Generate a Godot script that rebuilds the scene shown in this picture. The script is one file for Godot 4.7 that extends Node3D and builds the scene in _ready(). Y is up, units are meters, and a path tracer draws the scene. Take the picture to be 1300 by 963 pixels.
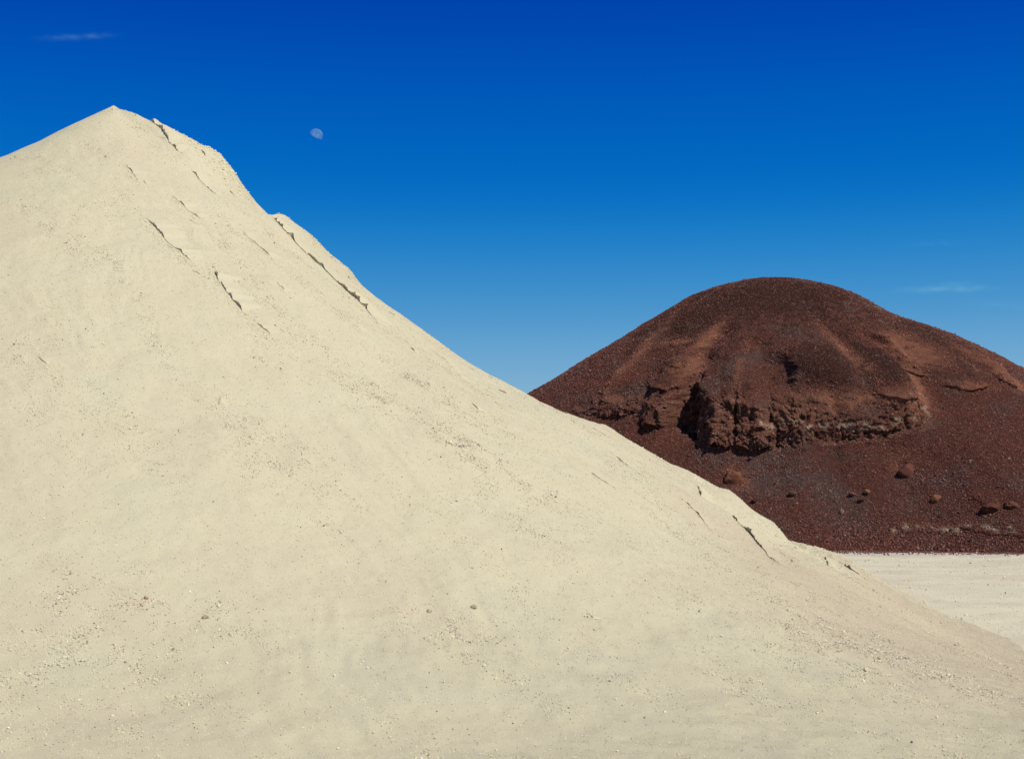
extends Node3D
# Two stockpiles in a gravel yard under a deep blue sky: a pale sand heap close by, a dark red cinder heap behind it, a day moon.

const EYE := Vector3(0, 1.7, 0)
const PITCH := 5.032
# ---- sand heap: heights along its crest every 0.1 m from the summit, and the crest's small bumps
const SAND_TOP := Vector3(-5.753, 7.419, -20.0)
const SAND_FRONT := 0.2801          # bearing of its front, radians
const CREST := [7.428, 7.362, 7.331, 7.301, 7.253, 7.199, 7.146, 7.105, 7.067, 7.03, 6.967, 6.916, 6.859, 6.796, 6.725, 6.643, 6.55, 6.447, 6.337, 6.224, 6.112, 6.006, 5.909, 5.822, 5.746, 5.68, 5.62, 5.564, 5.508, 5.447, 5.379, 5.303, 5.22, 5.131, 5.039, 4.947, 4.855, 4.765, 4.678, 4.594, 4.513, 4.434, 4.358, 4.283, 4.21, 4.138, 4.065, 3.993, 3.922, 3.852, 3.782, 3.715, 3.649, 3.584, 3.522, 3.461, 3.402, 3.344, 3.287, 3.232, 3.179, 3.127, 3.076, 3.028, 2.982, 2.938, 2.895, 2.853, 2.812, 2.769, 2.726, 2.68, 2.633, 2.582, 2.53, 2.476, 2.421, 2.365, 2.31, 2.256, 2.203, 2.151, 2.1, 2.048, 1.994, 1.94, 1.882, 1.821, 1.757, 1.688, 1.617, 1.545, 1.473, 1.402, 1.336, 1.274, 1.217, 1.166, 1.118, 1.073, 1.029, 0.985, 0.938, 0.889, 0.837, 0.783, 0.726, 0.669, 0.613, 0.557, 0.502, 0.449, 0.398, 0.349, 0.302, 0.257, 0.214, 0.173, 0.134, 0.097, 0.061, 0.027, -0.006, -0.038, -0.069, -0.099, -0.129, -0.158, -0.187, -0.216, -0.243, -0.271, -0.297, -0.323, -0.349, -0.374, -0.399, -0.423, -0.447, -0.471, -0.493, -0.516, -0.537, -0.558, -0.579, -0.6, -0.62, -0.64, -0.66, -0.68, -0.7, -0.72, -0.74, -0.76, -0.78, -0.799, -0.817, -0.834, -0.849, -0.862, -0.873]
const CREST_BUMP := [0, 0, 0, 0, 0, 0, 0, 0, 0, 0, 0.012, 0.011, 0.015, 0.026, 0.049, 0.079, 0.109, 0.103, 0.096, 0.023, -0.021, -0.106, -0.155, -0.18, -0.161, -0.109, 0.133, 0.096, 0.084, 0.072, 0.045, 0.008, -0.006, 0.012, 0.027, 0.051, -0.056, -0.042, -0.032, -0.023, -0.017, -0.011, -0.004, 0.001, 0.004, 0.007, 0.003, -0.004, -0.004, -0.008, -0.014, -0.017, -0.01, -0.009, -0.006, -0.006, -0.006, -0.005, -0.008, -0.01, -0.009, -0.009, -0.006, -0.006, -0.01, -0.014, -0.022, -0.015, -0.006, 0.003, 0.02, 0.052, 0.041, 0.017, -0.007, -0.007, -0.005, -0.006, -0.007, -0.011, -0.016, -0.004, 0.012, 0.006, 0.004, -0.002, 0.004, 0.054, 0.048, 0.027, -0.001, 0.007, 0.013, 0.015, -0.056, -0.119, -0.066, -0.024, -0.003, 0.013, 0.022, 0.028, 0.042, 0.026, 0.013, 0.002, -0.006, -0.007, -0.008, -0.009, -0.012, -0.009, -0.008, -0.009, -0.012, -0.017, -0.012, -0.009, -0.008, -0.009, -0.011, -0.007, -0.004, -0.002, -0.001, -0.001, -0.001, -0.002, -0.003, -0.004, -0.007, -0.004, -0.003, -0.002, -0.001, -0.001, -0.001, -0.002, -0.003, -0.004, -0.007, -0.004, -0.003, -0.002, -0.001, -0, -0, -0, 0, 0, 0, -0, -0, -0, -0, -0.001, -0.003, -0.006, -0.011, -0.018, -0.027]
const CREST_AT := 66.0
# ---- cinder heap: radius against height on its two flanks
const CINDER_TOP := Vector3(13.279, 12.93, -70.0)
const CINDER_FRONT := -0.18747
const FLANK_A_Y := [-1.0, 0.0, 7.12, 7.78, 8.8, 9.75, 10.74, 11.41, 12.05, 12.48, 12.77, 12.89, 12.93]
const FLANK_A_R := [25.0, 23.5, 12.43, 11.34, 9.77, 8.21, 6.63, 5.45, 4.27, 3.08, 1.9, 0.71, 0.0]
const FLANK_B_Y := [-1.0, 0.0, 7.97, 8.6, 9.17, 9.74, 10.17, 10.56, 11.16, 11.84, 12.33, 12.67, 12.84, 12.93]
const FLANK_B_R := [27.0, 24.9, 11.4, 10.38, 9.34, 8.29, 7.21, 6.13, 5.03, 3.92, 2.79, 1.64, 0.86, 0.0]
# the broken crust: bearing, height of its upper edge, of its foot, how far it is set back, how much of it stands
const CRUST := [[-52, 6.4, 6.0, 0.0, 0.0], [-46, 6.35, 5.75, 0.0, 0.6], [-40, 6.3, 5.6, -0.1, 0.9], [-34, 6.3, 5.6, -0.1, 0.8], [-31, 6.1, 5.5, 0.3, 0.6], [-29, 6.0, 5.05, -0.45, 1.0], [-25.5, 6.0, 5.0, -0.35, 1.0], [-24, 6.5, 5.0, 0.8, 1.0], [-21.0, 6.7, 4.7, 1.35, 1.0], [-18.8, 6.5, 4.5, 1.25, 1.0], [-16.8, 6.3, 4.35, 0.1, 1.0], [-13, 6.0, 4.15, -0.5, 1.0], [-9.6, 5.9, 4.05, -0.3, 1.0], [-9.0, 5.9, 4.0, 0.1, 1.0], [-8.2, 5.9, 4.0, -0.3, 1.0], [-4, 5.7, 3.95, -0.5, 1.0], [-1.9, 5.6, 4.0, -0.2, 1.0], [-1.2, 5.6, 4.0, 0.1, 1.0], [-0.4, 5.6, 4.0, -0.3, 1.0], [4, 5.4, 4.1, -0.5, 1.0], [7, 5.5, 4.15, -0.2, 1.0], [9, 5.55, 4.2, -0.3, 1.0], [11, 5.2, 4.2, 0.1, 1.0], [14, 5.15, 4.25, -0.3, 1.0], [18, 5.2, 4.4, -0.35, 1.0], [22, 5.35, 4.7, -0.1, 0.9], [25, 5.7, 5.05, 0.1, 0.6], [28, 5.8, 5.3, 0.0, 0.0]]
# swellings and hollows of the cinder heap's face: x, y, width, height, depth
const LUMPS := [[13.3, 7.55, 1.15, 1.2, 0.75], [9.9, 7.2, 1.0, 1.3, 0.4], [15.45, 7.2, 0.9, 1.1, 0.65], [14.45, 8.1, 0.3, 1.2, -0.22], [14.3, 7.2, 2.3, 1.8, 0.6], [17.1, 7.6, 0.7, 1.5, -0.55], [18.7, 7.5, 0.8, 0.7, 0.5], [15.6, 5.9, 0.9, 0.5, 0.35], [12.2, 6.2, 0.9, 0.5, 0.3], [8.4, 6.9, 0.5, 0.8, 0.35], [20.6, 7.7, 0.6, 0.8, 0.35], [5.3, 7.3, 0.6, 0.7, 0.25], [7.6, 8.0, 0.5, 0.6, 0.25], [17.6, 5.4, 0.7, 0.9, -0.25]]
# ridges that run down the face with a trough on their right: from x, y to x, y, height
const RIDGES := [[7.1, 9.9, 4.2, 6.3, 0.3], [9.3, 9.85, 6.5, 6.9, 0.32], [8.3, 8.3, 7.3, 7.0, 0.2], [16.2, 9.2, 17.6, 7.4, 0.35], [20.0, 8.4, 21.4, 6.9, 0.25], [10.6, 8.9, 10.3, 6.9, 0.15]]
# shelves with a drop beneath: from x, y to x, y, overhang, how far up they fade
const SHELVES := [[17.95, 6.62, 19.5, 6.45, 0.22, 0.5], [19.4, 6.5, 20.2, 6.95, 0.2, 0.5], [20.3, 7.2, 21.2, 6.6, 0.3, 0.4], [6.2, 6.9, 7.2, 6.75, 0.35, 0.5], [16.6, 7.7, 17.5, 7.1, 0.3, 0.3], [14.9, 6.15, 16.3, 5.95, 0.2, 0.3], [17.2, 1.9, 17.9, 1.65, 0.15, 0.5], [14.2, 0.75, 16.4, 0.8, 0.12, 0.3], [16.3, 0.85, 18.6, 0.6, 0.15, 0.3]]
# drifts of rusty dust on the face: x, y, half width, half height, lean, strength
const DUST := [[17.4, 8.4, 0.75, 0.8, -0.3, 1.5], [16.95, 6.5, 0.3, 1.5, 0.3, 1.2], [14.35, 8.2, 0.28, 1.3, -0.35, 0.9], [8.0, 7.7, 0.6, 0.55, 0.5, 1.0], [8.9, 9.2, 0.3, 0.9, 0.9, 0.7], [5.6, 8.2, 0.22, 2.2, 0.85, 0.75], [15.9, 5.7, 1.0, 0.6, 0.0, 0.9], [12.3, 5.4, 1.2, 0.4, 0.0, 0.7], [9.6, 5.0, 1.6, 0.8, 0.1, 0.55], [20.9, 7.4, 0.3, 1.1, -0.8, 0.9], [19.0, 6.6, 0.8, 0.18, 0.0, 0.7], [13.5, 6.0, 2.2, 0.35, 0.0, 0.7], [7.0, 5.8, 0.5, 0.8, 0.4, 0.7], [8.6, 2.7, 0.5, 0.45, 0.0, 0.75], [15.4, 3.2, 0.5, 0.5, 0.0, 0.4], [7.6, 9.2, 0.7, 0.12, 0.0, 1.0], [10.0, 7.4, 0.18, 1.2, 0.35, 0.6], [5.0, 6.3, 0.8, 0.3, 0.2, 0.6], [21.5, 6.8, 0.7, 0.25, -0.3, 0.6]]
# patches of ash-grey gravel: the same
const ASHY := [[10.4, 3.0, 1.3, 0.9, 0.0, 1.0], [12.2, 2.0, 0.7, 0.5, 0.0, 0.8], [16.6, 2.6, 0.8, 0.5, 0.0, 0.5], [7.4, 3.6, 0.6, 0.5, 0.0, 0.5]]
# coarse blackish cinders: the same
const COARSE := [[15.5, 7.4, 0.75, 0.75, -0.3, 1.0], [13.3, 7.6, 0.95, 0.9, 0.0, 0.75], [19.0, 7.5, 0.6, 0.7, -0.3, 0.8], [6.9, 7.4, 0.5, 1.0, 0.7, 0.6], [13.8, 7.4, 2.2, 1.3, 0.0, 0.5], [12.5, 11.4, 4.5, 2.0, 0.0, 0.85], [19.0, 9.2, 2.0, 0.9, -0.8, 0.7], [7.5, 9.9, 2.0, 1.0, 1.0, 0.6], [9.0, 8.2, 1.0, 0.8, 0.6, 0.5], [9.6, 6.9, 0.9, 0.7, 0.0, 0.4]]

var rng := RandomNumberGenerator.new()
var n_big := noise(11, 0.35, 4)
var n_mid := noise(12, 1.6, 3)
var n_fine := noise(13, 6.0, 3)
var n_ridge := noise(14, 0.55, 4, true)
var n_tint := noise(15, 0.8, 4)
var sand_v := PackedVector3Array()
var sand_n := PackedVector3Array()
var sand_cols := PackedFloat32Array()
var sand_rows := 560
var red_v := PackedVector3Array()
var red_n := PackedVector3Array()
var red_c := PackedColorArray()
var red_cols := PackedFloat32Array()
var red_rows := PackedFloat32Array()
var mat := {}
var towards_sun := Vector3.ZERO

func _ready():
	rng.seed = 4711
	set_camera_and_light()
	make_materials()
	make_ground()
	make_sand_pile()
	make_cinder_pile()
	make_rocks()
	make_moon()

# ------------------------------------------------------------------ camera, sky, sun
func set_camera_and_light():
	var cam := Camera3D.new()
	cam.name = "camera"
	add_child(cam)
	cam.position = EYE
	cam.rotation_degrees = Vector3(PITCH, 0, 0)
	cam.fov = 29.96
	cam.near = 0.1
	cam.far = 4000.0
	cam.current = true
	var env := Environment.new()
	env.background_mode = Environment.BG_SKY
	env.tonemap_mode = Environment.TONE_MAPPER_LINEAR
	env.tonemap_exposure = 1.2
	env.background_energy_multiplier = 1.0 / 1.2
	env.ambient_light_source = Environment.AMBIENT_SOURCE_SKY
	env.sdfgi_enabled = true
	env.ssao_enabled = true
	env.ssil_enabled = true
	var sky := Sky.new()
	var pano := PanoramaSkyMaterial.new()
	pano.panorama = sky_image()
	sky.sky_material = pano
	env.sky = sky
	var we := WorldEnvironment.new()
	we.name = "world_environment"
	we.environment = env
	add_child(we)
	var az := deg_to_rad(46.0)
	var el := deg_to_rad(48.0)
	towards_sun = Vector3(sin(az) * cos(el), sin(el), cos(az) * cos(el))
	var sun := DirectionalLight3D.new()
	sun.name = "sun"
	add_child(sun)
	sun.look_at_from_position(towards_sun * 50.0, Vector3.ZERO, Vector3.UP)
	sun.light_energy = 1.6
	sun.light_color = Color(1.0, 0.97, 0.91)
	sun.light_angular_distance = 0.5
	sun.shadow_enabled = true

func lin(r: float, g: float, b: float) -> Color:
	return Color(r / 255.0, g / 255.0, b / 255.0).srgb_to_linear()

func air(deg: float) -> Color:      # the colour of the clear sky by elevation
	var at := [0.0, 3.0, 5.1, 6.4, 7.6, 9.5, 11.1, 12.4, 16.0, 20.0, 32.0, 60.0]
	var cs := [Vector3(176, 196, 206), Vector3(146, 184, 208), Vector3(121, 172, 208), Vector3(101, 162, 207), Vector3(80, 151, 204), Vector3(50, 136, 201), Vector3(26, 123, 198), Vector3(10, 112, 195), Vector3(0, 91, 185), Vector3(0, 68, 172), Vector3(0, 52, 148), Vector3(0, 44, 132)]
	var v: Vector3 = cs[-1]
	if deg <= 0.0:
		v = cs[0]
	else:
		for k in at.size() - 1:
			if deg < at[k + 1]:
				var before: Vector3 = cs[maxi(k - 1, 0)]
				var after: Vector3 = cs[mini(k + 2, cs.size() - 1)]
				v = cs[k].cubic_interpolate_in_time(cs[k + 1], before, after, (deg - at[k]) / (at[k + 1] - at[k]), at[k + 1] - at[k], at[maxi(k - 1, 0)] - at[k], at[mini(k + 2, cs.size() - 1)] - at[k])
				break
	return lin(maxf(v.x, 0.0), v.y, v.z)

func sky_image() -> ImageTexture:
	var w := 4096
	var h := 2048
	var im := Image.create(w, h, false, Image.FORMAT_RGBF)
	for y in h:
		im.fill_rect(Rect2i(0, y, w, 1), air(90.0 - (y + 0.5) * 180.0 / h))
	var nz := noise(31, 1.0, 4)
	# wisps of cirrus: bearing, elevation, half length, half thickness (degrees), strength, tilt
	for c in [[-17.5, 17.8, 1.2, 0.06, 0.16, 0.13], [17.2, 8.3, 1.5, 0.09, 0.3, -0.02], [17.6, 8.5, 0.5, 0.05, 0.16, 0.0], [19.3, 7.6, 1.2, 0.12, 0.06, -0.1], [16.7, 10.05, 1.1, 0.07, 0.04, 0.0], [41.0, 13.0, 4.0, 0.2, 0.22, 0.03], [-52.0, 15.0, 3.0, 0.15, 0.2, 0.02], [120.0, 17.0, 4.0, 0.2, 0.2, 0.02], [-140.0, 14.0, 4.0, 0.2, 0.2, -0.02]]:
		var x0 := int((c[0] - c[2] * 1.6) / 360.0 * w)
		var x1 := int((c[0] + c[2] * 1.6) / 360.0 * w)
		var y0 := int((90.0 - c[1] - 0.9) / 180.0 * h)
		var y1 := int((90.0 - c[1] + 0.9) / 180.0 * h)
		for y in range(y0, y1 + 1):
			for x in range(x0, x1 + 1):
				var bx: float = (x + 0.5) * 360.0 / w - c[0]
				var by: float = 90.0 - (y + 0.5) * 180.0 / h - c[1] - bx * c[5] + nz.get_noise_2d(bx * 1.3 + c[0], 3.0) * 0.07
				var a: float = c[4] * exp(-pow(abs(bx) / c[2], 3.0)) * exp(-pow(by / c[3], 2.0)) * clampf(0.75 + nz.get_noise_2d(bx * 2.0, by * 9.0) * 0.9, 0.0, 1.3)
				var px := posmod(x, w)
				im.set_pixel(px, y, im.get_pixel(px, y).lerp(Color(0.28, 0.6, 0.74), a))
	return ImageTexture.create_from_image(im)

# ------------------------------------------------------------------ helpers
func noise(seed_: int, freq: float, oct: int, ridged := false) -> FastNoiseLite:
	var n := FastNoiseLite.new()
	n.seed = seed_
	n.noise_type = FastNoiseLite.TYPE_SIMPLEX_SMOOTH
	n.frequency = freq
	n.fractal_type = FastNoiseLite.FRACTAL_RIDGED if ridged else FastNoiseLite.FRACTAL_FBM
	n.fractal_octaves = oct
	return n

func table(xs: Array, ys: Array, v: float) -> float:
	if v <= xs[0]:
		return ys[0]
	for k in xs.size() - 1:
		if v < xs[k + 1]:
			return lerpf(ys[k], ys[k + 1], (v - xs[k]) / float(xs[k + 1] - xs[k]))
	return ys[-1]

func tag(o: Node, label: String, category: String, group := "", kind := ""):
	if label: o.set_meta("label", label)
	if category: o.set_meta("category", category)
	if group: o.set_meta("group", group)
	if kind: o.set_meta("kind", kind)

func thing(called: String, label: String, category: String, at := Vector3.ZERO, group := "") -> Node3D:
	var o := Node3D.new()
	o.name = called
	add_child(o, true)
	o.position = at
	tag(o, label, category, group)
	return o

func piece(called: String, mesh: Mesh, m: Material, parent: Node) -> MeshInstance3D:
	var o := MeshInstance3D.new()
	o.name = called
	o.mesh = mesh
	o.material_override = m
	parent.add_child(o, true)
	return o

func arrays(v, n, c, ix) -> ArrayMesh:
	var a := []
	a.resize(Mesh.ARRAY_MAX)
	a[Mesh.ARRAY_VERTEX] = v
	if n != null: a[Mesh.ARRAY_NORMAL] = n
	if c != null: a[Mesh.ARRAY_COLOR] = c
	if ix != null: a[Mesh.ARRAY_INDEX] = ix
	var m := ArrayMesh.new()
	m.add_surface_from_arrays(Mesh.PRIMITIVE_TRIANGLES, a)
	return m

func grid_normals(v: PackedVector3Array, cols: int, rows: int, closed: bool) -> PackedVector3Array:
	var n := PackedVector3Array()
	n.resize(v.size())
	for i in cols:
		var il := (i - 1 + cols) % cols if closed else maxi(i - 1, 0)
		var ir := (i + 1) % cols if closed else mini(i + 1, cols - 1)
		for j in rows:
			var ju := maxi(j - 1, 0)
			var jd := mini(j + 1, rows - 1)
			var d := (v[i * rows + jd] - v[i * rows + ju]).cross(v[ir * rows + j] - v[il * rows + j])
			if d.length_squared() < 1e-16:
				d = Vector3.UP
			n[i * rows + j] = d.normalized()
	return n

func grain_image(seed_: int, freq: float, low: float, contrast: float) -> ImageTexture:
	var f := noise(seed_, freq, 4)
	f.noise_type = FastNoiseLite.TYPE_SIMPLEX
	var im := f.get_image(1024, 1024, false, false)
	var out := Image.create(1024, 1024, false, Image.FORMAT_RGB8)
	var src := im.get_data()
	var dst := PackedByteArray()
	dst.resize(1024 * 1024 * 3)
	var lut := PackedByteArray()
	lut.resize(256)
	for k in 256:
		lut[k] = int(clampf(low + (1.0 - low) * clampf(0.5 + (k / 255.0 - 0.5) * contrast, 0.0, 1.0), 0.0, 1.0) * 255.0)
	for k in 1024 * 1024:
		var b := lut[src[k]]
		dst[k * 3] = b
		dst[k * 3 + 1] = b
		dst[k * 3 + 2] = b
	out.set_data(1024, 1024, false, Image.FORMAT_RGB8, dst)
	out.generate_mipmaps()
	return ImageTexture.create_from_image(out)

func earth(color_tex: Texture2D, relief_tex: Texture2D, scale_: float, relief: float) -> StandardMaterial3D:
	var m := StandardMaterial3D.new()
	m.vertex_color_use_as_albedo = true
	m.albedo_texture = color_tex
	m.roughness = 1.0
	m.metallic_specular = 0.12
	m.uv1_triplanar = true
	m.uv1_world_triplanar = true
	m.uv1_scale = Vector3.ONE * scale_
	m.heightmap_enabled = true
	m.heightmap_texture = relief_tex
	m.heightmap_scale = relief
	return m

func make_materials():
	var fine := grain_image(41, 0.2, 0.82, 2.2)
	var relief := grain_image(42, 0.11, 0.0, 1.5)
	var coarse := grain_image(43, 0.1, 0.55, 1.8)
	mat.sand = earth(fine, relief, 1.1, 0.5)
	mat.yard = earth(fine, relief, 0.4, 0.35)
	mat.clod = earth(coarse, relief, 0.5, 1.5)
	mat.cinder = earth(coarse, relief, 0.22, 5.0)
	var s := StandardMaterial3D.new()
	s.vertex_color_use_as_albedo = true
	s.roughness = 0.95
	s.metallic_specular = 0.2
	mat.stone = s

func chip_mesh(seed_: int) -> ArrayMesh:      # an angular little stone about 1 across
	var r := RandomNumberGenerator.new()
	r.seed = seed_
	var g := (1.0 + sqrt(5.0)) / 2.0
	var p := [Vector3(-1, g, 0), Vector3(1, g, 0), Vector3(-1, -g, 0), Vector3(1, -g, 0), Vector3(0, -1, g), Vector3(0, 1, g), Vector3(0, -1, -g), Vector3(0, 1, -g), Vector3(g, 0, -1), Vector3(g, 0, 1), Vector3(-g, 0, -1), Vector3(-g, 0, 1)]
	for k in 12:
		p[k] = p[k].normalized() * r.randf_range(0.38, 0.58)
	var f := [0, 11, 5, 0, 5, 1, 0, 1, 7, 0, 7, 10, 0, 10, 11, 1, 5, 9, 5, 11, 4, 11, 10, 2, 10, 7, 6, 7, 1, 8, 3, 9, 4, 3, 4, 2, 3, 2, 6, 3, 6, 8, 3, 8, 9, 4, 9, 5, 2, 4, 11, 6, 2, 10, 8, 6, 7, 9, 8, 1]
	var v := PackedVector3Array()
	var n := PackedVector3Array()
	var c := PackedColorArray()
	for t in range(0, f.size(), 3):
		var a: Vector3 = p[f[t]]
		var b: Vector3 = p[f[t + 1]]
		var d: Vector3 = p[f[t + 2]]
		var nn := (b - a).cross(d - a).normalized()
		if nn.dot(a) > 0.0:
			v.append_array([a, d, b])
		else:
			v.append_array([a, b, d])
			nn = -nn
		for q in 3:
			n.append(nn)
			c.append(Color.WHITE)
	return arrays(v, n, c, null)

class Scatter:
	var buf := PackedFloat32Array()
	var count := 0
	func add(at: Vector3, size: Vector3, turn: Basis, c: Color):
		var b := turn * Basis.from_scale(size)
		buf.append_array([b.x.x, b.y.x, b.z.x, at.x, b.x.y, b.y.y, b.z.y, at.y, b.x.z, b.y.z, b.z.z, at.z, c.r, c.g, c.b, 1.0])
		count += 1
	func node(called: String, mesh: Mesh, m: Material, parent: Node) -> MultiMeshInstance3D:
		var mm := MultiMesh.new()
		mm.transform_format = MultiMesh.TRANSFORM_3D
		mm.use_colors = true
		mm.mesh = mesh
		mm.instance_count = count
		mm.buffer = buf
		var o := MultiMeshInstance3D.new()
		o.name = called
		o.multimesh = mm
		o.material_override = m
		parent.add_child(o, true)
		o.set_meta("kind", "stuff")
		return o

func spin() -> Basis:
	return Basis(Vector3(rng.randf_range(-1, 1), rng.randf_range(-1, 1), rng.randf_range(-1, 1)).normalized() if true else Vector3.UP, rng.randf() * TAU)

# ------------------------------------------------------------------ the yard
func ground_height(x: float, z: float) -> float:
	var h := n_big.get_noise_2d(x, z) * 0.05 + n_mid.get_noise_2d(x * 0.6, z * 0.6) * 0.014
	var edge := -45.6 + n_big.get_noise_2d(x * 0.35, 7.0) * 1.2 + (x - 12.0) * 0.12
	h += 0.03 * exp(-pow((z - edge) / 0.8, 2.0)) * (0.7 + n_mid.get_noise_2d(x * 0.4, z) * 0.8)
	h += n_mid.get_noise_2d(x * 0.15, z * 1.2) * 0.003       # shallow wheel ruts along the haul way
	return h

func ground_color(x: float, z: float) -> Color:
	var c := Color(0.61, 0.578, 0.435)
	c = c.lerp(Color(0.55, 0.50, 0.375), clampf(n_tint.get_noise_2d(x * 0.3, z * 0.4 + 9.0) * 1.6, 0.0, 0.7))
	var rut := n_tint.get_noise_2d(x * 0.12 + 40.0, z * 1.1)
	c = c.lerp(Color(0.47, 0.44, 0.39), clampf((rut - 0.16) * 2.2, 0.0, 0.4) * smoothstep(-22.0, -40.0, z))
	var edge := -45.6 + n_big.get_noise_2d(x * 0.35, 7.0) * 1.2 + (x - 12.0) * 0.12
	var g := clampf((edge - z + n_tint.get_noise_2d(x, z) * 0.8) / 0.5, 0.0, 1.0)
	c = c.lerp(Color(0.48, 0.465, 0.405), g * 0.85)
	return c

func axis(stops: Array) -> PackedFloat32Array:     # [[from, to, step], ...]
	var o := PackedFloat32Array()
	for s in stops:
		var n := int(ceil(absf(s[1] - s[0]) / s[2]))
		for k in n:
			o.append(lerpf(s[0], s[1], float(k) / n))
	o.append(stops[-1][1])
	return o

func make_ground():
	var xs := axis([[-1500, -60, 160], [-60, -12, 6], [-12, 1, 0.8], [1, 24, 0.085], [24, 60, 4], [60, 1500, 160]])
	var zs := axis([[300, 20, 60], [20, -8, 1.2], [-8, -11, 0.3], [-11, -56, 0.1], [-56, -100, 6], [-100, -3000, 250]])
	var v := PackedVector3Array()
	var c := PackedColorArray()
	for x in xs:
		for z in zs:
			v.append(Vector3(x, ground_height(x, z), z))
			c.append(ground_color(x, z))
	var rows := zs.size()
	var n := PackedVector3Array()
	n.resize(v.size())
	var raw := grid_normals(v, xs.size(), rows, false)
	for k in v.size():
		n[k] = raw[k] if raw[k].y > 0.0 else -raw[k]
	var ix := PackedInt32Array()
	for i in xs.size() - 1:
		for j in rows - 1:
			var a := i * rows + j
			ix.append_array([a, a + 1, a + rows, a + rows, a + 1, a + rows + 1])
	var g := piece("ground", arrays(v, n, c, ix), mat.yard, self)
	g.set_meta("kind", "structure")
	var sc := Scatter.new()
	while sc.count < 9000:
		var d := rng.randf_range(11.0, 53.0)
		var x := d * rng.randf_range(0.15, 0.42)
		var z := -d
		if n_mid.get_noise_2d(x * 0.5, z * 0.5) + rng.randf() * 0.8 < 0.35:
			continue
		var s := rng.randf_range(0.006, 0.016) * (1.0 + d * 0.02)
		if rng.randf() < 0.02: s *= 2.5
		var col := ground_color(x, z) * rng.randf_range(0.7, 1.1)
		sc.add(Vector3(x, ground_height(x, z) + s * 0.2, z), Vector3(s * 1.3, s * 0.8, s), spin(), col)
	# cinders spilled from the red heap
	for k in 5000:
		var x := rng.randf_range(8.0, 22.0)
		var z := -52.5 + (x - 12.0) * 0.35 + absf(rng.randfn(0.0, 1.3))
		var s := rng.randf_range(0.03, 0.07)
		sc.add(Vector3(x, ground_height(x, z) + s * 0.2, z), Vector3(s * 1.2, s * 0.8, s), spin(), Color(0.12, 0.055, 0.042) * rng.randf_range(0.6, 1.5))
	var o := sc.node("scattered_gravel", chip_mesh(5), mat.stone, self)
	tag(o, "fine loose gravel scattered over the flat pale yard", "gravel", "", "stuff")

# ------------------------------------------------------------------ the sand heap
func soft(v: float, k: float) -> float:
	return k * log(1.0 + exp(v / k)) if v < 8.0 else v

func sand_form(m: float, skirt: float, wl: float, wr: float, r: float) -> float:
	var k := clampf(r * 10.0, 0.0, 159.99)
	var q := int(k)
	var low := lerpf(CREST[q], CREST[q + 1], k - q)
	var bump := lerpf(CREST_BUMP[q], CREST_BUMP[q + 1], k - q)
	return (soft(SAND_TOP.y - m * r, skirt) - 0.05 * minf(r, 1.0)) * (1.0 - wl) + low * wl + bump * wr

func sand_slope(psi: float) -> float:
	return table([-180, -120, -85, -60, -25, 0, 30, 60, 180], [0.6, 0.58, 0.575, 0.6, 0.635, 0.65, 0.65, 0.65, 0.62], psi)

func sand_skirt(psi: float) -> float:      # how far the foot runs out
	return table([-180, -20, 10, 30, 50, 72, 180], [0.35, 0.5, 0.8, 1.1, 0.9, 0.35, 0.35], psi)

func crest_share(psi: float) -> float:
	return exp(-pow((psi - CREST_AT) / (30.0 if psi < CREST_AT else 36.0), 4.0))

func sand_rough(x: float, z: float, psi: float, r: float) -> float:
	var wx := x + n_big.get_noise_2d(z * 0.5, x * 0.5) * 1.2
	var rill := n_mid.get_noise_2d((wx - z) * 0.8, (x + z) * 0.22)          # faint slips down the slope
	var rill2 := n_fine.get_noise_2d((wx - z) * 0.6, (x + z) * 0.12 + 50.0)
	var broken := exp(-pow((psi - 61.0) / 9.0, 2.0)) * (exp(-pow((r - 1.6) / 0.6, 2.0)) + 0.8 * exp(-pow((r - 9.7) / 0.6, 2.0)))
	var calm := clampf(r * 0.8, 0.15, 1.0)
	return broken * n_fine.get_noise_2d(x * 0.9, z * 0.9) * 0.06 + calm * (n_big.get_noise_2d(x, z) * 0.05 + rill * 0.016 + rill2 * 0.006 + n_mid.get_noise_2d(x * 1.3, z * 1.3) * 0.008 + n_fine.get_noise_2d(x, z) * 0.004)

func sand_polar(x: float, z: float) -> Vector2:
	var dx := x - SAND_TOP.x
	var dz := z - SAND_TOP.z
	return Vector2(wrapf(rad_to_deg(atan2(dx, dz) - SAND_FRONT), -180.0, 180.0), sqrt(dx * dx + dz * dz))

func sand_height(x: float, z: float) -> float:
	var p := sand_polar(x, z)
	return sand_form(sand_slope(p.x), sand_skirt(p.x), crest_share(p.x), exp(-pow((p.x - CREST_AT) / 9.0, 2.0)), p.y) + sand_rough(x, z, p.x, p.y)

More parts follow.
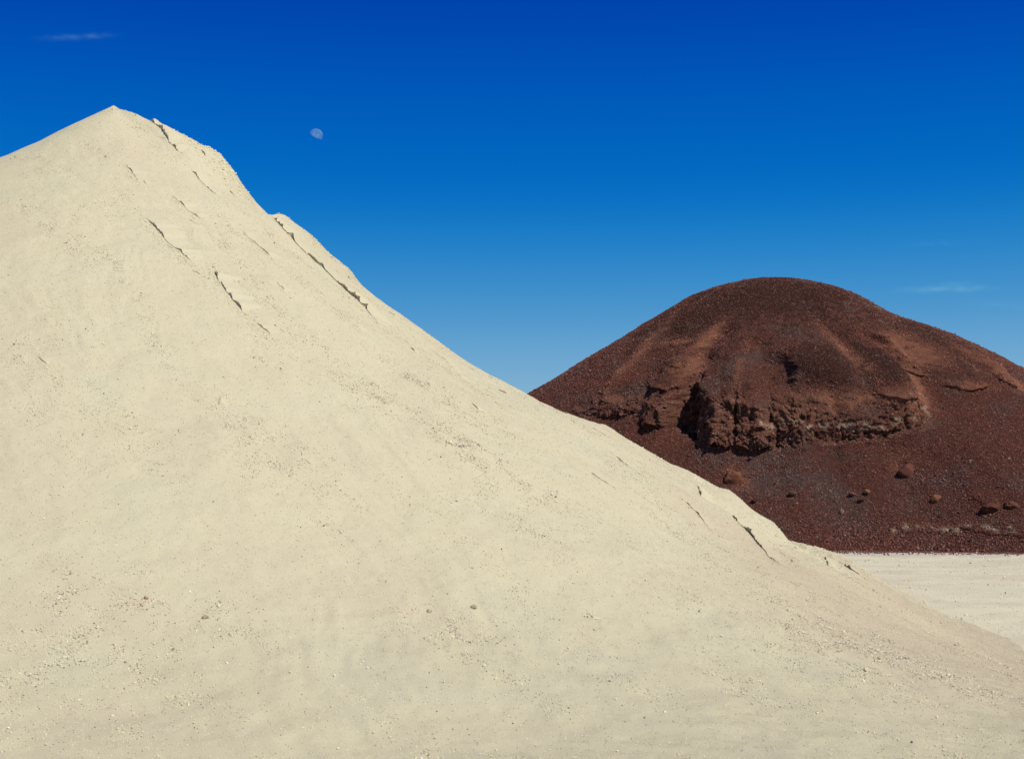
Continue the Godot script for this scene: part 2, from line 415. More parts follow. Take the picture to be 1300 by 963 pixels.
func sand_color(x: float, y: float, z: float, psi: float, r: float) -> Color:
	var c := Color(0.565, 0.532, 0.382)
	var st := n_tint.get_noise_2d((x - z) * 0.6 + n_big.get_noise_2d(x, z) * 1.5, (x + z) * 0.17)
	var pt := n_tint.get_noise_3d(x * 0.7, y * 0.7, z * 0.7 + 30.0)
	c = c.lerp(Color(0.555, 0.508, 0.373), clampf(st * 1.1 + pt * 1.0 + 0.1, 0.0, 0.8))
	c = c.lerp(Color(0.55, 0.528, 0.395), clampf(-pt * 1.5 - 0.1, 0.0, 0.5))
	# the toe where coarser, browner sand has rolled out
	var t := clampf((n_tint.get_noise_2d(psi * 0.1, r * 0.3) * 1.2 + (r - 9.0) * 0.5) * clampf((psi - 25.0) / 20.0, 0.0, 1.0), 0.0, 1.0)
	return c.lerp(Color(0.49, 0.43, 0.318), t * 0.8)

# streaks of grey gravel that rolled down the slope: x, z, half length, half width, strength
const STREAKS := [[-1.12, -15.19, 0.45, 0.14, 1], [-0.62, -13.97, 0.55, 0.16, 1], [-0.31, -14.01, 0.25, 0.1, 0.9], [0.07, -12.63, 0.5, 0.14, 1], [-3.05, -9.60, 0.8, 0.45, 0.7], [-2.50, -14.46, 0.6, 0.18, 0.5], [-4.57, -13.85, 0.6, 0.4, 0.4], [-0.38, -13.62, 0.9, 0.35, 0.4], [-1.37, -14.45, 0.7, 0.18, 0.4], [0.73, -10.19, 0.6, 0.25, 0.4], [2.79, -12.72, 1, 0.4, 0.5], [3.26, -11.89, 1.2, 0.5, 0.4], [-4.80, -17.01, 0.5, 0.4, 0.3], [0.23, -13.58, 0.5, 0.14, 0.8], [2.16, -11.24, 1.2, 0.4, 0.5], [-0.76, -15.09, 0.4, 0.2, 0.5]]

func gravel_at(x: float, z: float, psi: float, r: float) -> float:
	var g := clampf(n_tint.get_noise_2d((x - z) * 0.9 + 70.0, (x + z) * 0.3) * 1.5 - 0.1, 0.0, 0.6)
	var run := Vector2(x - SAND_TOP.x, z - SAND_TOP.z).normalized()
	for s in STREAKS:
		var d := Vector2(x - s[0], z - s[1])
		var u: float = d.dot(run) / s[2]
		var w: float = d.cross(run) / s[3]
		var q := u * u + w * w
		if q < 4.0:
			g += s[4] * exp(-q)
	return g * clampf(0.6 + n_mid.get_noise_2d(x * 2.0, z * 2.0) * 1.6, 0.05, 1.4)

func make_sand_pile():
	var t := thing("sand_pile", "tall pale beige sand heap with cracked crust along its crest", "sand pile")
	sand_cols = axis([[-180, -100, 4], [-100, -50, 0.5], [-50, 78, 0.14], [78, 105, 0.5], [105, 180, 4]])
	var cols := sand_cols.size() - 1
	var dr := 15.6 / (sand_rows - 1)
	sand_v.resize(cols * sand_rows)
	var c := PackedColorArray()
	c.resize(cols * sand_rows)
	for i in cols:
		var psi := sand_cols[i]
		var m := sand_slope(psi)
		var wl := crest_share(psi)
		var skirt := sand_skirt(psi)
		var wr := exp(-pow((psi - CREST_AT) / 9.0, 2.0))
		var sa := sin(SAND_FRONT + deg_to_rad(psi))
		var ca := cos(SAND_FRONT + deg_to_rad(psi))
		for j in sand_rows:
			var r := j * dr
			var x := SAND_TOP.x + sa * r
			var z := SAND_TOP.z + ca * r
			var y := sand_form(m, skirt, wl, wr, r) + sand_rough(x, z, psi, r)
			sand_v[i * sand_rows + j] = Vector3(x, y, z)
			c[i * sand_rows + j] = sand_color(x, y, z, psi, r)
	sand_n = grid_normals(sand_v, cols, sand_rows, true)
	for i in cols:
		sand_n[i * sand_rows] = Vector3.UP
	var ix := PackedInt32Array()
	ix.resize(cols * (sand_rows - 1) * 6)
	var q := 0
	for i in cols:
		var b := ((i + 1) % cols) * sand_rows
		var a := i * sand_rows
		for j in sand_rows - 1:
			ix[q] = a + j
			ix[q + 1] = b + j
			ix[q + 2] = a + j + 1
			ix[q + 3] = b + j
			ix[q + 4] = b + j + 1
			ix[q + 5] = a + j + 1
			q += 6
	piece("heap", arrays(sand_v, sand_n, c, ix), mat.sand, t)
	make_ledges(t)
	# loose gravel on its front
	var sc := Scatter.new()
	var first := sand_cols.bsearch(-46.0)
	var last := sand_cols.bsearch(77.0)
	var tries := 0
	while sc.count < 420000 and tries < 5000000:
		tries += 1
		var r := sqrt(rng.randf()) * 15.3
		var i := rng.randi_range(first, last - 1)
		var j := int(r / dr)
		var p := sand_v[i * sand_rows + j].lerp(sand_v[(i + 1) * sand_rows + j + 1], rng.randf())
		p += (sand_v[(i + 1) * sand_rows + j] - sand_v[i * sand_rows + j]) * rng.randf_range(-0.5, 0.5)
		if p.y < -0.02:
			continue
		var g := gravel_at(p.x, p.z, sand_cols[i], r)
		if rng.randf() > 0.36 + g * 0.6:
			continue
		var s := rng.randf_range(0.0035, 0.0078) * (1.0 + 0.9 * minf(g, 1.3))
		var roll := rng.randf()
		if roll < 0.006: s *= rng.randf_range(1.8, 3.0)
		elif roll < 0.08: s *= 1.5
		var col := sand_color(p.x, p.y, p.z, sand_cols[i], r) * rng.randf_range(0.8, 1.12)
		var k := rng.randf()
		if k < 0.06 + 0.2 * minf(g, 1.0): col = Color(0.36, 0.345, 0.30) * rng.randf_range(0.45, 1.2)
		elif k > 0.965: col = Color(0.26, 0.17, 0.115) * rng.randf_range(0.6, 1.2)
		elif k > 0.92: col = Color(0.66, 0.64, 0.55)
		sc.add(p + sand_n[i * sand_rows + j] * s * 0.22, Vector3(s * 1.25, s * 0.8, s), spin(), col)
	# crumbs fallen from the broken edges
	for k in 1500:
		var far: float = rng.randfn(1.6, 0.4) if k < 900 else rng.randfn(9.7, 0.4)
		var turn := SAND_FRONT + deg_to_rad(rng.randfn(60.0, 7.0))
		var at := Vector2(SAND_TOP.x + sin(turn) * far, SAND_TOP.z + cos(turn) * far)
		var po := sand_polar(at.x, at.y)
		var y := sand_height(at.x, at.y)
		var s := rng.randf_range(0.007, 0.022) * (1.8 if rng.randf() < 0.08 else 1.0)
		sc.add(Vector3(at.x, y + s * 0.15, at.y), Vector3(s * 1.2, s * 0.8, s), spin(), sand_color(at.x, y, at.y, po.x, po.y) * rng.randf_range(0.85, 1.03))
	for l in LEDGES:
		var pts: Array = l[0]
		for e in pts.size() - 1:
			var a := Vector2(pts[e][0], pts[e][1])
			var b := Vector2(pts[e + 1][0], pts[e + 1][1])
			for k in int(a.distance_to(b) * 130.0):
				var down := absf(rng.randfn(0.0, 0.12))
				var run := (a - Vector2(SAND_TOP.x, SAND_TOP.z)).normalized()
				var at := a.lerp(b, rng.randf()) + run * down + Vector2(-0.03, 0.02) + Vector2(rng.randfn(0, 0.03), rng.randfn(0, 0.03))
				var po := sand_polar(at.x, at.y)
				var y := sand_height(at.x, at.y)
				var s := rng.randf_range(0.006, 0.016) * (2.0 if rng.randf() < 0.08 else 1.0)
				sc.add(Vector3(at.x, y + s * 0.2, at.y), Vector3(s * 1.2, s * 0.8, s), spin(), sand_color(at.x, y, at.y, po.x, po.y) * rng.randf_range(0.8, 1.05))
	var o := sc.node("loose_gravel", chip_mesh(7), mat.stone, t)
	o.set_meta("label", "fine grey and beige gravel strewn down the sand slope")

# slabs of stiff sand that broke along the slope: plan points, height, width
const LEDGES := [
	[[[-3.31, -19.12], [-3.15, -18.78], [-3.00, -18.54], [-2.85, -18.40], [-2.71, -18.33], [-2.59, -18.29], [-2.47, -18.25], [-2.37, -18.18], [-2.26, -18.08], [-2.15, -17.97], [-2.03, -17.83], [-1.91, -17.63], [-1.78, -17.38], [-1.64, -17.10], [-1.51, -16.84]], 0.11, 0.7],
	[[[-5.20, -19.87], [-4.98, -19.60], [-4.80, -19.38], [-4.66, -19.22], [-4.55, -19.09]], 0.09, 0.5],
	[[[-4.34, -19.43], [-4.26, -19.34]], 0.05, 0.25],
	[[[-4.36, -18.82], [-4.22, -18.71], [-4.06, -18.55], [-3.89, -18.35]], 0.05, 0.4],
	[[[-5.09, -18.28], [-4.94, -18.08], [-4.74, -17.78]], 0.035, 0.4],
	[[[-4.49, -16.95], [-4.31, -16.74], [-4.14, -16.55], [-4.00, -16.39], [-3.85, -16.26], [-3.71, -16.13], [-3.56, -15.99]], 0.05, 0.5],
	[[[-3.43, -16.05], [-3.31, -15.84], [-3.19, -15.62], [-3.07, -15.44], [-2.94, -15.27], [-2.81, -15.13]], 0.065, 0.5],
	[[[-2.73, -15.06], [-2.64, -14.96], [-2.53, -14.87]], 0.045, 0.4],
	[[[-4.36, -17.78], [-4.22, -17.63], [-4.08, -17.49], [-3.94, -17.38], [-3.81, -17.29]], 0.04, 0.45],
	[[[-3.41, -17.55], [-3.25, -17.37], [-3.08, -17.18], [-2.90, -16.97]], 0.03, 0.4],
	[[[-2.73, -16.24], [-2.59, -16.07]], 0.02, 0.3],
	[[[2.53, -16.44], [2.55, -16.14], [2.59, -15.89], [2.63, -15.65], [2.67, -15.37], [2.72, -15.07], [2.77, -14.79]], 0.075, 0.45],
	[[[2.24, -17.04], [2.19, -16.46], [2.16, -16.13]], 0.07, 0.35],
	[[[3.88, -17.76], [3.63, -16.36], [3.66, -15.98]], 0.05, 0.35],
	[[[2.04, -17.33], [2.19, -17.45], [2.36, -17.90]], 0.05, 0.25],
	[[[1.87, -15.50], [1.98, -15.27], [2.10, -14.96]], 0.035, 0.35],
	[[[0.80, -14.80], [0.92, -14.75], [1.04, -14.65]], 0.03, 0.3],
	[[[1.19, -16.27], [1.24, -15.96], [1.36, -15.75]], 0.02, 0.35],
	[[[4.03, -17.46], [4.03, -16.99], [4.18, -16.85]], 0.05, 0.3],
	[[[-1.04, -17.77], [-0.81, -17.29], [-0.55, -16.36]], 0.014, 0.4],
	[[[-0.44, -15.30], [-0.35, -15.16]], 0.025, 0.25],
	[[[0.58, -11.43], [0.65, -11.24]], 0.02, 0.2],
	[[[-1.47, -14.62], [-1.34, -14.59]], 0.015, 0.2],
	[[[1.36, -14.86], [1.51, -14.93]], 0.025, 0.2],
	[[[-1.89, -12.81], [-1.78, -12.72]], 0.015, 0.2],
	[[[2.84, -14.01], [2.72, -14.10]], 0.025, 0.2]]

func ledge_mesh(pts: Array, high: float, wide: float, seed_: int) -> ArrayMesh:
	var cv := Curve2D.new()
	for p in pts:
		cv.add_point(Vector2(p[0], p[1]))
	cv.bake_interval = 0.02
	var length := cv.get_baked_length()
	var steps := maxi(int(length / 0.012), 8)
	var prof := [[-0.35, -0.06], [-0.12, 0.0], [-0.02, 0.35], [-0.28, 0.72], [-0.22, 0.95], [0.0, 1.0], [0.5, 0.97], [1.4, 0.9]]
	var out := [[0.25, 0.78], [0.5, 0.5], [0.75, 0.2], [1.0, -0.05], [1.15, -0.25]]
	var rows := prof.size() + out.size()
	var v := PackedVector3Array()
	var c := PackedColorArray()
	for i in steps + 1:
		var t := float(i) / steps
		var p := cv.sample_baked(t * length)
		var d := (cv.sample_baked(minf(t * length + 0.08, length)) - cv.sample_baked(maxf(t * length - 0.08, 0.0))).normalized()
		var side := Vector2(d.y, -d.x)
		if side.x < 0.0: side = -side
		var a := n_mid.get_noise_2d(t * length * 2.2 + seed_ * 3.7, seed_)
		var b := n_fine.get_noise_2d(t * length * 1.8 + seed_ * 1.3, seed_ + 5.0)
		var taper := smoothstep(0.0, 0.16, t) * smoothstep(0.0, 0.2, 1.0 - t)
		var h: float = high * taper * clampf(0.7 + a * 1.6 + b * 0.35, 0.3, 1.7)
		for k in rows:
			var off: float
			var e: float
			if k < prof.size():
				off = prof[k][0] * high + (a * 0.4 + b * 0.4) * high
				e = prof[k][1] * h - 0.012 * (1.0 - taper) + n_fine.get_noise_3d(p.x * 3.0, k * 0.3, p.y * 3.0) * 0.25 * h
			else:
				var w: Array = out[k - prof.size()]
				off = w[0] * wide * 0.6 * (0.8 + 0.5 * a)
				e = w[1] * h - 0.014 * (1.0 - taper)
			var q := p + side * off
			if k == 0 or k == rows - 1: e = minf(e, -0.02)
			var y := sand_height(q.x, q.y) + e
			var po := sand_polar(q.x, q.y)
			v.append(Vector3(q.x, y, q.y))
			c.append(sand_color(q.x, y, q.y, po.x, po.y))
	var n := grid_normals(v, steps + 1, rows, false)
	var ix := PackedInt32Array()
	var flip := n[(steps / 2) * rows + rows - 4].y < 0.0
	for k in n.size():
		if flip: n[k] = -n[k]
	for i in steps:
		for j in rows - 1:
			var a0 := i * rows + j
			if flip:
				ix.append_array([a0, a0 + 1, a0 + rows, a0 + rows, a0 + 1, a0 + rows + 1])
			else:
				ix.append_array([a0, a0 + rows, a0 + 1, a0 + rows, a0 + rows + 1, a0 + 1])
	return arrays(v, n, c, ix)

func make_ledges(t: Node):
	for k in LEDGES.size():
		piece("crust_ledge", ledge_mesh(LEDGES[k][0], LEDGES[k][1] * 0.52, LEDGES[k][2], k + 1), mat.sand, t)
	# many short broken edges along the fall of the slope
	var made := 0
	while made < 22:
		var psi := rng.randf_range(-20.0, 66.0)
		var r := rng.randf_range(0.8, 7.5)
		var a := SAND_FRONT + deg_to_rad(psi)
		var p := Vector2(SAND_TOP.x + sin(a) * r, SAND_TOP.z + cos(a) * r)
		if n_big.get_noise_2d(p.x * 0.8, p.y * 0.8 + 90.0) + psi * 0.004 < rng.randf_range(-0.1, 0.35):
			continue
		var veer := a + rng.randf_range(-0.4, 0.9)
		var run := Vector2(sin(veer), cos(veer))
		var l := rng.randf_range(0.06, 0.28)
		var mid := p + run * l * 0.5 + Vector2(rng.randf_range(-1, 1), rng.randf_range(-1, 1)) * l * 0.1
		var e := p + run * l
		piece("crust_ledge", ledge_mesh([[p.x, p.y], [mid.x, mid.y], [e.x, e.y]], rng.randf_range(0.006, 0.018), 0.14, 100 + made), mat.sand, t)
		made += 1

# ------------------------------------------------------------------ the cinder heap
func crust_at(ps: float) -> Array:
	if ps <= CRUST[0][0]: return CRUST[0]
	for k in CRUST.size() - 1:
		if ps < CRUST[k + 1][0]:
			var t: float = (ps - CRUST[k][0]) / float(CRUST[k + 1][0] - CRUST[k][0])
			t = t * t * (3.0 - 2.0 * t)
			var o := [ps]
			for q in range(1, 5):
				o.append(lerpf(CRUST[k][q], CRUST[k + 1][q], t))
			return o
	return CRUST[-1]

func blot(list: Array, x: float, y: float) -> float:
	var s := 0.0
	for d in list:
		var dy: float = (y - d[1])
		var u: float = (x - d[0] - dy * d[4]) / d[2]
		var q: float = u * u + dy * dy / (d[3] * d[3])
		if q < 5.0:
			s += d[5] * exp(-q)
	return s

func cinder_face(x: float, y: float) -> float:      # how far the face swells out
	var d := 0.0
	for l in LUMPS:
		var u: float = (x - l[0]) / l[2]
		var w: float = (y - l[1]) / l[3]
		var q := u * u + w * w
		if q < 6.0:
			d += l[4] * 1.35 * exp(-q)
	for r in RIDGES:
		var t: float = (y - r[1]) / (r[3] - r[1])
		if t > -0.15 and t < 1.15:
			var fade := smoothstep(-0.15, 0.15, t) * smoothstep(-0.15, 0.1, 1.0 - t)
			var o: float = x - lerpf(r[0], r[2], t) + n_mid.get_noise_2d(x * 0.4, y * 0.5) * 0.25
			var side := -1.0 if r[2] > r[0] else 1.0
			d += r[4] * fade * (exp(-pow(o / 0.28, 2.0)) - 1.3 * exp(-pow((o - 0.55 * side) / 0.45, 2.0)))
	# the wedge that slid out beside the middle lump
	if y > 6.0 and y < 8.8 and x > 9.0 and x < 13.0:
		var wall: float = x - 11.95 - (y - 6.8) * 0.22 - n_mid.get_noise_2d(y * 0.9, 4.0) * 0.2
		var lid: float = 8.5 - (x - 10.84) * 0.3
		d -= 0.58 * smoothstep(0.18, -0.18, wall) * smoothstep(-2.0, -0.2, wall) * smoothstep(lid + 0.2, lid - 0.6, y) * smoothstep(6.1, 6.9, y)
	for s in SHELVES:
		var t: float = (x - s[0]) / (s[2] - s[0])
		if t > -0.2 and t < 1.2:
			var line: float = lerpf(s[1], s[3], t) + n_mid.get_noise_2d(x * 1.3, s[1]) * 0.12 - 0.12 * sin(clampf(t, 0.0, 1.0) * PI)
			var e: float = y - line
			if e > -0.05 and e < 2.0:
				d += s[4] * smoothstep(-0.2, 0.15, t) * smoothstep(-0.2, 0.15, 1.0 - t) * smoothstep(-0.05, 0.03, e) * exp(-maxf(e, 0.0) / s[5])
	return d

func cinder_color(x: float, y: float, z: float, cr: Array) -> Color:
	var n1 := n_tint.get_noise_3d(x * 0.5, y * 0.5, z * 0.5)
	var n2 := n_tint.get_noise_3d(x * 2.1, y * 2.1, z * 2.1 + 11.0)
	var c := Color(0.114, 0.0475, 0.0365)
	c = c.lerp(Color(0.126, 0.05, 0.0365), clampf(n1 * 1.6, 0.0, 0.8))
	c = c.lerp(Color(0.105, 0.066, 0.056), clampf(-n1 * 1.6 - 0.1, 0.0, 0.8))
	c = c.lerp(Color(0.118, 0.086, 0.078), clampf(blot(ASHY, x, y) * (0.8 + n2 * 1.8), 0.0, 0.65))
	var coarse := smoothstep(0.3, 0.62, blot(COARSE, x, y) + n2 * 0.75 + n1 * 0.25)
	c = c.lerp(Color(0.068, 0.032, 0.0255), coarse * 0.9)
	var dust := clampf(blot(DUST, x, y) * (1.05 + n2 * 1.7 + n1 * 0.6), 0.0, 1.0)
	c = c.lerp(Color(0.30, 0.135, 0.088), dust * 0.9)
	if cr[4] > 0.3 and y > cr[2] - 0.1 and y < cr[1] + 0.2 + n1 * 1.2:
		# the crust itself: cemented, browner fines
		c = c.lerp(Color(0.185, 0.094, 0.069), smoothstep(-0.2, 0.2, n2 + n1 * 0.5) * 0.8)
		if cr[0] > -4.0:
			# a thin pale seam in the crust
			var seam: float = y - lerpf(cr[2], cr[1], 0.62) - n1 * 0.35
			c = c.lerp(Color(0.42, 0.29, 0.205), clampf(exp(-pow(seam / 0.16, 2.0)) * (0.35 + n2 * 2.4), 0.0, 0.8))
	if y < 1.3 and x > 14.0:
		var lime: float = y - 0.85 - n_tint.get_noise_2d(x * 0.6, 3.0) * 0.35
		c = c.lerp(Color(0.40, 0.30, 0.22), clampf(exp(-pow(lime / 0.09, 2.0)) * (0.3 + n2 * 2.6), 0.0, 0.8))
	return c

func make_cinder_pile():
	var t := thing("cinder_pile", "dark red-brown cinder heap with a broken overhanging crust", "cinder pile")
	red_cols = axis([[-180, -95, 4], [-95, -60, 0.6], [-60, 62, 0.16], [62, 95, 0.6], [95, 180, 4]])
	var cols := red_cols.size() - 1
	var rows := 430
	red_rows.resize(rows)
	var ra := PackedFloat32Array()
	var rb := PackedFloat32Array()
	for j in rows:
		var y := CINDER_TOP.y - (CINDER_TOP.y + 0.3) * pow(float(j) / (rows - 1), 1.35)
		red_rows[j] = y
		ra.append(table(FLANK_A_Y, FLANK_A_R, y))
		rb.append(table(FLANK_B_Y, FLANK_B_R, y))
	red_v.resize(cols * rows)
	red_c.resize(cols * rows)
	var kind := PackedByteArray()
	kind.resize(cols * rows)
	var recess := PackedFloat32Array()
	for i in cols:
		recess.append(crust_at(red_cols[i])[3])
	for i in cols:
		var ps := red_cols[i]
		var toe := table([-180, -78, -40, 0, 10, 18, 25, 45, 78, 180], [1.0, 1.0, 0.82, 0.755, 0.76, 0.78, 0.86, 0.95, 1.0, 1.0], ps)
		var w := smoothstep(-50.0, 50.0, ps)
		var cr := crust_at(ps)
		var top: float = cr[1] + n_mid.get_noise_1d(ps * 0.2) * 0.25
		var foot: float = cr[2] + n_mid.get_noise_1d(ps * 0.25 + 50.0) * 0.16
		var rc: float = lerpf(table(FLANK_A_Y, FLANK_A_R, top), table(FLANK_B_Y, FLANK_B_R, top), w) * toe - cr[3]
		var rct: float = lerpf(table(FLANK_A_Y, FLANK_A_R, cr[1]), table(FLANK_B_Y, FLANK_B_R, cr[1]), w) * toe + (cr[1] - cr[2]) * lerpf(0.45, 0.75, w) + lerpf(-0.2, 0.3, smoothstep(-5.0, 4.0, ps))
		var rc0: float = rc + cr[3]
		var rtoe := lerpf(23.5, 24.9, w) * toe
		var sa := sin(CINDER_FRONT + deg_to_rad(ps))
		var ca := cos(CINDER_FRONT + deg_to_rad(ps))
		var front := smoothstep(82.0, 60.0, absf(ps))
		for j in rows:
			var y := red_rows[j]
			var rd := lerpf(ra[j], rb[j], w) * toe
			var x0 := CINDER_TOP.x + sa * rd
			var z0 := CINDER_TOP.z + ca * rd
			var body := smoothstep(0.0, 3.0, rd)
			var rough: float = n_big.get_noise_3d(x0 * 0.5, y * 0.5, z0 * 0.5) * 0.22 * body * smoothstep(0.0, 1.0, y + 0.2) + n_mid.get_noise_3d(x0, y, z0) * 0.045
			var r := rd
			var cliff := 0.0
			if cr[4] > 0.0:
				var rr: float
				var lean := n_mid.get_noise_2d(y * 0.5, ps * 0.05) * 9.0 + n_fine.get_noise_2d(y * 0.5, ps * 0.1) * 4.0 + (y - 5.0) * 4.0
				var rec: float = recess[clampi(i + int(lean), 0, cols - 1)] * (0.75 + n_mid.get_noise_2d(y * 0.9, ps * 0.2) * 0.6)
				if y >= foot:
					rr = rd - rec * exp(-maxf(y - top, 0.0) / 0.6) if y > top else rc0 - rec + (top - y) * lerpf(0.45, 0.75, w)
					cliff = smoothstep(foot - 0.05, foot + 0.05, y) * smoothstep(top + 0.7, top, y)
					# undercut towards the foot
					rr -= 0.16 * smoothstep(0.45, 0.0, (y - foot) / maxf(top - foot, 0.3)) * (0.6 + n_mid.get_noise_1d(ps * 0.35 + 9.0))
				else:
					var s: float = clampf(1.0 - y / cr[2], 0.0, 1.0)
					rr = lerpf(rct, rtoe, s - 0.10 * sin(s * PI))
				r = lerpf(rd, rr, cr[4])
			if front > 0.0:
				var swell := cinder_face(x0, y)
				r += swell * front
				rough += cliff * cr[4] * ((n_ridge.get_noise_3d(x0, y * 0.8, z0) - 0.1) * 0.1 - 0.18 * smoothstep(0.045, 0.0, absf(n_mid.get_noise_2d(x0 * 0.35 + y * 0.12 + 5.0, y * 0.1))) + n_mid.get_noise_3d(x0 * 1.4, y * 1.3, z0 * 1.4 + 20.0) * 0.07 + n_fine.get_noise_3d(x0 * 0.6, y * 0.9, z0 * 0.6) * 0.07)
			r = maxf(r + rough * (0.2 + 0.8 * body), 0.0)
			if j == 0: r = 0.0
			red_v[i * rows + j] = Vector3(CINDER_TOP.x + sa * r, y, CINDER_TOP.z + ca * r)
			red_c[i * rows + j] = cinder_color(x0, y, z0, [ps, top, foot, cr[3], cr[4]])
			kind[i * rows + j] = 0 if y > top or cr[4] <= 0.15 else (1 if y > foot else 2)
	red_n = grid_normals(red_v, cols, rows, true)
	for i in cols:
		red_n[i * rows] = Vector3.UP
	var sets := [PackedInt32Array(), PackedInt32Array(), PackedInt32Array()]
	for i in cols:
		var a := i * rows
		var b := ((i + 1) % cols) * rows
		for j in rows - 1:
			sets[kind[a + j]].append_array([a + j, b + j, a + j + 1, b + j, b + j + 1, a + j + 1])
	var names := ["dome", "crust_face", "talus"]
	for k in 3:
		var map := {}
		var v := PackedVector3Array()
		var n := PackedVector3Array()
		var c := PackedColorArray()
		var ix := PackedInt32Array()
		var remap := PackedInt32Array()
		remap.resize(red_v.size())
		remap.fill(-1)
		for s in sets[k]:
			if remap[s] < 0:
				remap[s] = v.size()
				v.append(red_v[s])
				n.append(red_n[s])
				c.append(red_c[s])
			ix.append(remap[s])
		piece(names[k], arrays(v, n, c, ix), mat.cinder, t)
	# the loose cinders lying all over its front
	var sc := Scatter.new()
	var first := red_cols.bsearch(-88.0)
	var last := red_cols.bsearch(88.0)
	var tries := 0
	while sc.count < 260000 and tries < 3200000:
		tries += 1
		var i := rng.randi_range(first, last - 1)
		var j := rng.randi_range(1, rows - 3)
		var a := red_v[i * rows + j]
		var e1 := red_v[(i + 1) * rows + j] - a
		var e2 := red_v[i * rows + j + 1] - a
		var area := e1.cross(e2).length()
		if rng.randf() > area / 0.006:
			continue
		var nn := red_n[i * rows + j]
		if nn.y < 0.12 and rng.randf() < 0.8:
			continue
		var c := red_c[i * rows + j]
		if c.r > 0.19 and rng.randf() < 0.8:
			continue
		var s := rng.randf_range(0.026, 0.056)
		if rng.randf() < 0.02: s *= 2.0
		s *= 1.0 + 0.3 * smoothstep(1.6, 0.0, a.y)
		var f := rng.randf_range(0.4, 1.65)
		var col := Color(c.r * f, c.g * f, c.b * f)
		var k := rng.randf()
		if k < 0.015: col = Color(0.2, 0.15, 0.13)
		elif k < 0.05: col = Color(0.1, 0.075, 0.068)
		sc.add(a + e1 * rng.randf() + e2 * rng.randf() + nn * s * 0.2, Vector3(s * 1.2, s * 0.85, s), spin(), col)
	var o := sc.node("loose_cinders", chip_mesh(9), mat.stone, t)
	o.set_meta("label", "coarse loose cinders covering the red heap")

func cinder_point(ps: float, y: float) -> Vector3:
	var i := red_cols.bsearch(ps)
	var j := 0
	while j < red_rows.size() - 1 and red_rows[j] > y:
		j += 1
	return red_v[i * red_rows.size() + j]

# ------------------------------------------------------------------ single stones and clods
func rock_mesh(size: Vector3, seed_: int, col: Color, bumpy := 0.3) -> ArrayMesh:
	var n := noise(seed_, 0.9, 3)
	var facets := []
	var r := RandomNumberGenerator.new()
	r.seed = seed_ * 17 + 3
	for k in 9:
		facets.append([Vector3(r.randf_range(-1, 1), r.randf_range(-1, 1), r.randf_range(-1, 1)).normalized(), r.randf_range(0.72, 1.0)])
	var cols := 28
	var rows := 18
	var v := PackedVector3Array()
	var c := PackedColorArray()
	for i in cols:
		for j in rows:
			var th := PI * j / (rows - 1)
			var ph := TAU * i / cols
			var d := Vector3(sin(th) * cos(ph), cos(th), sin(th) * sin(ph))
			var rad := 1.0 + n.get_noise_3dv(d * 1.6) * bumpy + n.get_noise_3dv(d * 5.0) * bumpy * 0.4
			for f in facets:
				var dt: float = d.dot(f[0])
				if dt > 0.05: rad = minf(rad, f[1] / dt)
			v.append(d * rad * size)
			c.append(col)
	var nn := grid_normals(v, cols, rows, true)
	var ix := PackedInt32Array()
	var flip := nn[rows / 2].dot(v[rows / 2]) < 0.0
	for k in nn.size():
		if flip: nn[k] = -nn[k]
	for i in cols:
		nn[i * rows] = Vector3.UP
		nn[i * rows + rows - 1] = Vector3.DOWN
		var b := ((i + 1) % cols) * rows
		for j in rows - 1:
			var a := i * rows
			if flip:
				ix.append_array([a + j, a + j + 1, b + j, b + j, a + j + 1, b + j + 1])
			else:
				ix.append_array([a + j, b + j, a + j + 1, b + j, b + j + 1, a + j + 1])
	return arrays(v, nn, c, ix)

